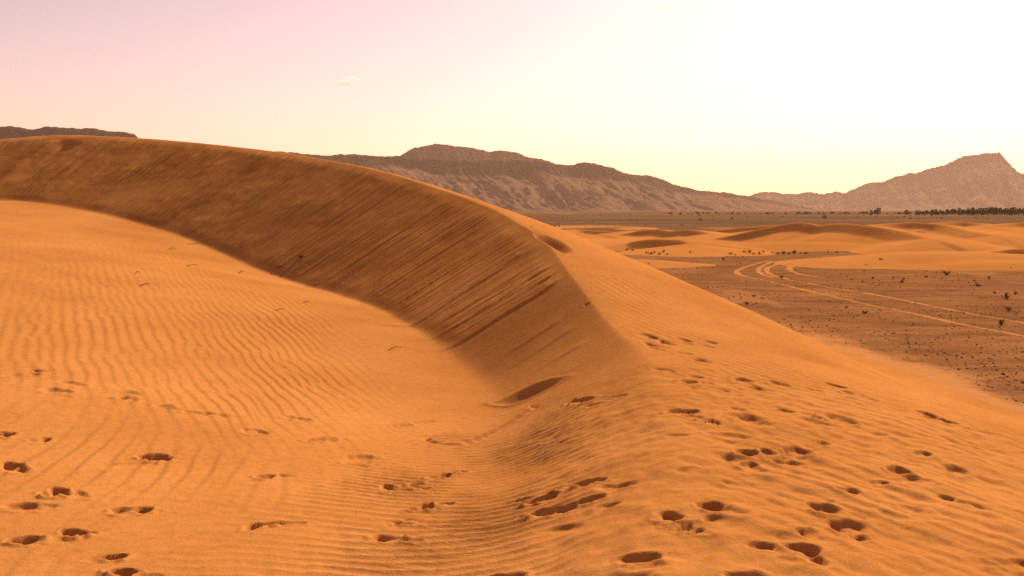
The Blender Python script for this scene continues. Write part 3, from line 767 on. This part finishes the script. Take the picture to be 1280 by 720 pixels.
def tree_meshes(seed):
    rnd = random.Random(seed)
    tv, tf, lv, lf = [], [], [], []
    hgt = 1.0
    lean = rnd.uniform(-.06, .06)
    tube(tv, tf, [(0, 0, -.05), (lean * .4, 0, .18), (lean, .01, .42)], [.045, .035, .024], 6)
    clumps = []
    for k in range(rnd.randint(7, 10)):
        a = rnd.uniform(0, 2 * math.pi); r = rnd.uniform(.12, .42)
        z = rnd.uniform(.28, .86) if r < .3 else rnd.uniform(.25, .62)
        c = (lean + r * math.cos(a), r * math.sin(a), z)
        tube(tv, tf, [(lean * .7, 0, .28), ((lean + c[0]) * .5, c[1] * .5, .25 + c[2] * .3), c], [.02, .013, .006], 4)
        clumps.append((c, rnd.uniform(.14, .24)))
    for c, rad in clumps:
        for i in range(70):
            d = np.array([rnd.gauss(0, 1) for _ in range(3)]); d /= np.linalg.norm(d)
            p = np.array(c) + d * rad * rnd.uniform(.35, 1.0) * np.array([1, 1, .75])
            leaf(lv, lf, p, d + np.array([0, 0, .25]), rnd.uniform(.09, .16), rnd)
    return poly_mesh('trunk', tv, tf, M_BARK), poly_mesh('crown', lv, lf, M_LEAF)

def scrub_mesh(seed):
    """a low desert bush: woody stems fanning out, small grey-green leaves along them"""
    rnd = random.Random(seed)
    v, f, lv, lf = [], [], [], []
    for k in range(16):
        a = rnd.uniform(0, 2 * math.pi); el = rnd.uniform(.35, 1.4); L = rnd.uniform(.55, 1.0)
        d = np.array([math.cos(a) * math.cos(el), math.sin(a) * math.cos(el), math.sin(el)])
        mid = d * L * .5 + np.array([rnd.uniform(-.06, .06), rnd.uniform(-.06, .06), .05])
        tip = d * L
        tube(v, f, [(d[0] * .03, d[1] * .03, -.08), mid, tip], [.022, .014, .006], 3)
        for i in range(13):
            t = rnd.uniform(.3, 1.0)
            p = tip * t + np.array([rnd.uniform(-.09, .09) for _ in range(3)]); p[2] = max(p[2], .03)
            lf_d = d + np.array([rnd.uniform(-.8, .8) for _ in range(3)])
            leaf(lv, lf, p, lf_d, rnd.uniform(.10, .2), rnd)
    b = len(v)
    faces = f + [tuple(i + b for i in q) for q in lf]
    me = poly_mesh('desert_shrub', v + lv, faces, [M_BARK, M_SCRUB])
    me.polygons.foreach_set('material_index', np.array([0] * len(f) + [1] * len(lf), np.int32))
    return me

def ground_z(x, y):
    """height of whichever ground is on top"""
    out = PLAIN_Z
    if pxs[0] < x < pxs[-1]:
        i = min(max(np.searchsorted(pxs, x) - 1, 0), len(pxs) - 2); j = min(max(np.searchsorted(pys, y) - 1, 0), len(pys) - 2)
        fx = (x - pxs[i]) / (pxs[i + 1] - pxs[i]); fy = (y - pys[j]) / (pys[j + 1] - pys[j])
        out = (PZ[j, i] * (1 - fx) + PZ[j, i + 1] * fx) * (1 - fy) + (PZ[j + 1, i] * (1 - fx) + PZ[j + 1, i + 1] * fx) * fy
    for ax_, ay_, Zs in ((lx, ly, LZ), (xs, ys, GZ)):
        if ax_[0] < x < ax_[-1] and ay_[0] < y < ay_[-1]:
            i = min(max(np.searchsorted(ax_, x) - 1, 0), len(ax_) - 2); j = min(max(np.searchsorted(ay_, y) - 1, 0), len(ay_) - 2)
            fx = (x - ax_[i]) / (ax_[i + 1] - ax_[i]); fy = (y - ay_[j]) / (ay_[j + 1] - ay_[j])
            z = (Zs[j, i] * (1 - fx) + Zs[j, i + 1] * fx) * (1 - fy) + (Zs[j + 1, i] * (1 - fx) + Zs[j + 1, i + 1] * fx) * fy
            out = max(out, z)
    return float(out)

def hit(u, v, y0=14.0, y1=900.0):
    """where a sight line meets the ground beyond the great dune"""
    d = ray(u, v)
    Y = y0
    prev = Y
    while Y < y1:
        k = Y / d[1]
        if EYE + d[2] * k < ground_z(d[0] * k, Y): break
        prev = Y; Y *= 1.006
    for _ in range(12):
        m = .5 * (prev + Y); k = m / d[1]
        if EYE + d[2] * k < ground_z(d[0] * k, m): Y = m
        else: prev = m
    k = Y / d[1]
    return d[0] * k, Y

def tag(o, label, cat, group=None):
    o['label'] = label; o['category'] = cat
    if group: o['group'] = group
    return o

SCRUB = [scrub_mesh(900 + i) for i in range(6)]
def shrub(u, v, hpx, label, group=None, wide=1.0, k=[0], y0=20.0, sink=.0):
    x, y = hit(u, v, y0)
    o = bpy.data.objects.new('desert_shrub', SCRUB[k[0] % 6])
    rr = random.Random(k[0] * 7 + 1); k[0] += 1
    s = hpx / FOC * math.hypot(x, y)
    o.scale = (s * wide * .85, s * .85 * wide, s)
    o.rotation_euler = (0, 0, rr.uniform(0, 6.28))
    o.location = (x, y, ground_z(x, y) - s * sink)
    col.objects.link(o)
    return tag(o, label, 'shrub', group)

G1 = 'shrubs on the gravel plain'
for u, v, h, w, lab in [
    (1183, 344, 6.5, 1.1, 'dark round shrub just below the pale dune edge at right'),
    (1127, 353.5, 4.5, 1.0, 'lower of two tiny shrubs touching each other on the gravel'),
    (1129.5, 349.5, 3.0, 1.0, 'upper of two tiny shrubs touching each other on the gravel'),
    (1157, 347, 3.2, 1.2, 'small shrub left of the dark round shrub below the dune'),
    (1222, 358, 3.6, 2.2, 'low spreading flat shrub on gravel between dune and tyre tracks'),
    (1236, 349, 4.0, 1.0, 'small shrub right of the low spreading flat one'),
    (1218, 351.5, 2.4, 1.3, 'tiny shrub just above the low spreading flat one'),
    (1258, 374, 7.5, 1.0, 'dark shrub crowning a pale sand mound near the right edge'),
    (1269, 368, 4.5, 1.0, 'small shrub right of the sand mound shrub'),
    (1244, 367, 3.2, 1.2, 'tiny shrub left of the sand mound shrub'),
    (1260, 388.5, 5.5, 1.0, 'shrub on a small sand patch just above the right tyre track'),
    (1252, 406.5, 7.5, 1.0, 'upright shrub between the two tyre tracks at right'),
    (1081, 392, 5.0, 1.3, 'shrub with pale sand tail below the lower tyre track'),
    (1058, 385, 3.0, 1.3, 'tiny shrub left of the shrub with the sand tail'),
    (942.5, 371, 4.0, 1.1, 'upper shrub of the pair near the dune flank edge'),
    (934, 380.5, 5.0, 1.0, 'lower shrub of the pair near the dune flank edge'),
    (977, 348, 4.5, 1.0, 'shrub between the looping tyre tracks'),
    (1101, 324.5, 2.0, 3.0, 'flat dark scrub patch lying on the pale dune'),
    (1117, 347.5, 2.4, 1.3, 'faint low shrub left of the touching pair'),
    (1091, 348.5, 2.8, 1.4, 'low shrub below the left tip of the pale dune'),
    (1031, 273.5, 6.0, .8, 'lone dark bush standing beyond the low dunes')]:
    shrub(u, v, h, lab, G1, w)
for u, v, h, w in [(914, 317.5, 2.6, 2.0), (930, 315.5, 3, 1.6), (937, 316, 4, 1.3), (942, 318, 3, 1.2), (949, 318, 3.5, 1.3), (954, 315.5, 3, .9), (965, 316.5, 2.5, 1), (972, 317.5, 2.6, 1.4), (979, 317.5, 4, 1.5), (986, 318, 3, 1.2), (992, 317, 5, 1.3), (1001, 317, 2.5, 1), (1007, 317.5, 3.2, 1.8), (1035, 315.5, 2.2, 1), (1046, 316.5, 3, 1), (919, 319, 2, 1.4), (928, 321.5, 2, 1.3), (904, 325, 4, .9)]:
    shrub(u, v, h, 'small dark shrub in the row at the foot of the central low dune', 'row of shrubs at the central dune foot', w)
for u, v, h, w in [(783, 312.5, 2.4, 1.8), (791, 313.5, 2.4, 1.6), (808, 316.5, 2.6, 1.4), (813, 317.5, 3.6, 1.5), (818, 316, 3, 1.2), (824, 318, 3, 1.5), (829, 315, 4, .9), (834, 318.5, 2.5, 1.3), (863, 316, 2.6, 1.2)]:
    shrub(u, v, h, 'tiny shrub in the cluster beside the sand tongue behind the great dune', 'shrub cluster by the sand tongue', w)
rs = random.Random(77)
for i in range(46):
    u = rs.uniform(650, 1275); v = rs.uniform(269, 283) if i < 32 else rs.uniform(281.5, 284.5)
    if v > 276 and u > 860: v = rs.uniform(269, 275)
    shrub(u, v, rs.uniform(1.0, 2.0), 'tiny dark shrub speckling the far plain below the mountains', 'scattered shrubs of the far plain', rs.uniform(.9, 1.7))
shrub(876, 276.5, 4.5, 'largest dark shrub on the far plain left of centre dunes', 'scattered shrubs of the far plain')
shrub(915, 274.5, 3.4, 'second larger shrub on the far plain, right of the largest', 'scattered shrubs of the far plain')

TREES = [tree_meshes(40 + i) for i in range(5)]
def tree(u, D, hpx, wide, label, group, k=[0]):
    d = ray(u, 268); x = d[0] / d[1] * D
    hgt = hpx / FOC * D * 1.08
    e = bpy.data.objects.new('tree', None); e.empty_display_size = .5
    e.location = (x, D, ground_z(x, D) - .05)
    rr = random.Random(k[0] + 300)
    e.rotation_euler = (0, 0, rr.uniform(0, 6.28)); e.scale = (hgt * wide, hgt * wide, hgt)
    col.objects.link(e); tag(e, label, 'tree', group)
    for nm, me in zip(('trunk', 'crown'), TREES[k[0] % 5]):
        c = bpy.data.objects.new(nm, me); c.parent = e; col.objects.link(c)
    k[0] += 1
    return e
GT = 'grove of trees at the mountain foot'
u = 1146
while u < 1300:
    big = 5.5 + 3.0 * sstep(1150, 1230, u) + rs.uniform(-1.0, 1.2)
    tree(u, rs.uniform(560, 640), big, rs.uniform(.8, 1.1), 'dark green tree in the long grove at the foot of the peak', GT)
    u += rs.uniform(2.6, 4.2)
tree(1242, 540, 12.5, .95, 'tallest tree of the long grove at right', GT)
tree(1169, 545, 8.5, .8, 'taller tree near the left end of the grove', GT)
tree(1097, 600, 9.0, 1.0, 'larger of the two lone trees left of the grove', 'lone trees on the far plain')
tree(1090, 605, 6.0, 1.1, 'smaller of the two lone trees left of the grove', 'lone trees on the far plain')
tree(1132, 620, 6.0, 1.2, 'small tree between the lone pair and the grove', 'lone trees on the far plain')
for i in range(64):
    u = rs.uniform(830, 1150)
    tree(u, rs.uniform(700, 820), rs.uniform(1.3, 2.8), rs.uniform(1.2, 2.4), 'small distant tree in the thin belt along the mountain foot', 'thin belt of distant trees')

# ----------------------------------------------------------------- stones and twigs
def stone_verts(rnd, size):
    out = []
    for z, rr, n in ((-.35, .7, 5), (.15, 1.0, 5)):
        a0 = rnd.uniform(0, 6.28)
        for k in range(n):
            w = a0 + 2 * math.pi * k / n
            q = rr * rnd.uniform(.7, 1.15)
            out.append((q * math.cos(w) * size, q * math.sin(w) * size, z * size))
    out.append((rnd.uniform(-.2, .2) * size, rnd.uniform(-.2, .2) * size, size * rnd.uniform(.45, .8)))
    return out
STF = [(k, (k + 1) % 5, 5 + (k + 1) % 5, 5 + k) for k in range(5)] + [(5 + k, 5 + (k + 1) % 5, 10) for k in range(5)]
gv, gf = [], []
rg = random.Random(31)
n = 0
while n < 11000:
    v = 300 + 215 * rg.random() ** .75; u = rg.uniform(720, 1340)
    p = at_z(u, v, PLAIN_Z)
    x, y = p[0], p[1]
    n += 1
    if y > 70 or x < 4: continue
    if ground_z(x, y) > PLAIN_Z + .16: continue
    i = np.searchsorted(pxs, x) - 1; j = np.searchsorted(pys, y) - 1
    if sand[j, i] > .45 + .3 * rg.random(): continue
    if noise(np.array([x * .5]), np.array([y * .3]), 161)[0] < rg.uniform(-.35, .45): continue
    size = rg.choice((.014, .016, .018, .02, .025, .034)) * (.6 + y / 40)
    b = len(gv); sv = stone_verts(rg, size); z = ground_z(x, y)
    gv += [(x + a, y + bb, z + c) for a, bb, c in sv]
    gf += [tuple(q + b for q in f) for f in STF]
me = poly_mesh('gravel', gv, gf, M_STONE)
o = bpy.data.objects.new('gravel', me); col.objects.link(o); o['kind'] = 'stuff'
o['label'] = 'dark stones strewn over the brown gravel plain'; o['category'] = 'gravel'

def twig(u, v, lpx, tilt, label, group, fork=True, k=[0]):
    rnd = random.Random(500 + k[0]); k[0] += 1
    c = on_dune(u, v); e = on_dune(u + lpx * .5, v + tilt * lpx * .5)
    Lh = max(.06, min(.30, float(np.hypot(*(e - c)))))
    d = (e - c) / (np.hypot(*(e - c)) + 1e-9)
    tv, tf = [], []
    path = []
    for i in range(6):
        t = -1 + 2 * i / 5
        q = d * t * Lh + np.array([-d[1], d[0]]) * rnd.uniform(-.02, .02)
        path.append((q[0], q[1], .012 + .03 * (1 - abs(t)) + rnd.uniform(0, .012)))
    tube(tv, tf, path, [.007, .008, .008, .007, .006, .003], 5)
    if fork:
        b = np.array(path[3]); a = np.array([d[0] * .6 - d[1] * .5, d[1] * .6 + d[0] * .5, .22]) * Lh * .7
        tube(tv, tf, [b, b + a * .5 + (0, 0, .01), b + a], [.008, .006, .003], 4)
    o = bpy.data.objects.new('dry_twig', poly_mesh('dry_twig', tv, tf, M_TWIG))
    z = ground_z(c[0], c[1])
    o.location = (c[0], c[1], z + .004)
    col.objects.link(o)
    return tag(o, label, 'twig', group)
GTW = 'dry twigs on the floor of the hollow'
for u, v, lp, ti, lab in [(244, 306, 24, -.1, 'dry twig on lit sand at the very edge of the lee face shadow'), (215, 312, 30, -.15, 'faint dry twig left of the one at the shadow edge'),
                          (240, 333, 22, .05, 'dark short twig below the two at the shadow edge'), (172, 342, 8, -.2, 'tiny twig among the ripples, upper of a pair'), (182, 357, 16, -.15, 'twig among the ripples, lower of a pair'),
                          (302, 341, 26, -.15, 'long thin twig lying alone right of the ripples'), (351, 335, 14, -.1, 'short twig touching the shadow edge of the lee face'),
                          (390, 358, 20, -.2, 'twig where the lee face shadow begins'), (383, 379, 10, .05, 'short twig below the shadow on smooth sand'),
                          (350, 389, 14, .0, 'short twig on smooth sand in the middle of the hollow'), (494, 437, 20, -.22, 'long twig near the foot of the lee face')]:
    twig(u, v, lp * .8, ti, lab, GTW, lp > 23)
c = on_dune(376, 322)
o = bpy.data.objects.new('stone', poly_mesh('stone', stone_verts(random.Random(3), .085), STF, M_STONE))
o.location = (c[0], c[1], ground_z(c[0], c[1]) + .03); col.objects.link(o)
tag(o, 'single dark stone on the shaded lee face of the great dune', 'stone')

# ----------------------------------------------------------------- clouds
def cloud(u, v, D, wpx, hpx, dens, label, seed):
    rnd = random.Random(seed)
    c = at(u, v, D); w = wpx / FOC * D * .5; h = hpx / FOC * D * .5
    import bmesh
    bm = bmesh.new()
    for k in range(7):
        t = rnd.uniform(-.8, .8); r = (1 - .75 * abs(t)) * rnd.uniform(.55, .9)
        b = bmesh.ops.create_icosphere(bm, subdivisions=3, radius=1.0)['verts']
        for q in b:
            q.co.x = q.co.x * w * .42 * (.5 + r) + t * w
            q.co.y = q.co.y * h * 1.5 * r + rnd.uniform(-.001, .001)
            q.co.z = q.co.z * h * r * .8 + .25 * h * math.sin(t * 5 + seed)
    me = bpy.data.meshes.new('cloud'); bm.to_mesh(me); bm.free()
    m = bpy.data.materials.new('cloud_vapour'); m.use_nodes = True
    nt = m.node_tree; nt.nodes.clear()
    out = nt.nodes.new('ShaderNodeOutputMaterial'); pv = nt.nodes.new('ShaderNodeVolumePrincipled')
    pv.inputs['Color'].default_value = (1, .98, .95, 1); pv.inputs['Anisotropy'].default_value = .3
    mr = nt.nodes.new('ShaderNodeMapRange')
    mr.inputs['From Min'].default_value = .42; mr.inputs['From Max'].default_value = .72
    mr.inputs['To Min'].default_value = 0; mr.inputs['To Max'].default_value = dens
    nt.links.new(tex_noise(nt, 6.0 / w, 5, .65, (1, 1, 2.2)), mr.inputs['Value'])
    nt.links.new(mr.outputs['Result'], pv.inputs['Density'])
    nt.links.new(pv.outputs['Volume'], out.inputs['Volume'])
    me.materials.append(m)
    o = bpy.data.objects.new('cloud', me); o.location = c
    col.objects.link(o)
    return tag(o, label, 'cloud')
cloud(437, 102, 6500, 36, 14, .075, 'small white wisp of cloud above the dune crest at left', 1)
cloud(826, 9, 6500, 32, 12, .07, 'small faint cloud at the top edge of the sky', 2)
cloud(988, 91, 6500, 90, 10, .015, 'thin long cloud in the bright sky, upper of two', 3)
cloud(920, 118, 6500, 70, 14, .015, 'thin long cloud in the bright sky, lower of two', 4)

# ----------------------------------------------------------------- dusty air
def haze():
    x0, x1, y0, y1, z0, z1 = -9800, 9800, -300, 9900, PLAIN_Z - 5, 470
    v = [(x0, y0, z0), (x1, y0, z0), (x1, y1, z0), (x0, y1, z0), (x0, y0, z1), (x1, y0, z1), (x1, y1, z1), (x0, y1, z1)]
    f = [(3, 2, 1, 0), (4, 5, 6, 7), (0, 1, 5, 4), (1, 2, 6, 5), (2, 3, 7, 6), (3, 0, 4, 7)]
    m = bpy.data.materials.new('dusty_air'); m.use_nodes = True
    nt = m.node_tree; nt.nodes.clear()
    out = nt.nodes.new('ShaderNodeOutputMaterial'); pv = nt.nodes.new('ShaderNodeVolumePrincipled')
    pv.inputs['Color'].default_value = (.98, .68, .50, 1)
    pv.inputs['Density'].default_value = 6.4e-5
    pv.inputs['Anisotropy'].default_value = .25
    nt.links.new(pv.outputs['Volume'], out.inputs['Volume'])
    me = poly_mesh('haze', v, f, m)
    o = bpy.data.objects.new('haze', me); col.objects.link(o)
    o['kind'] = 'stuff'; o['label'] = 'thin pinkish dust haze over the whole desert'; o['category'] = 'haze'
    o.display_type = 'WIRE'
haze()
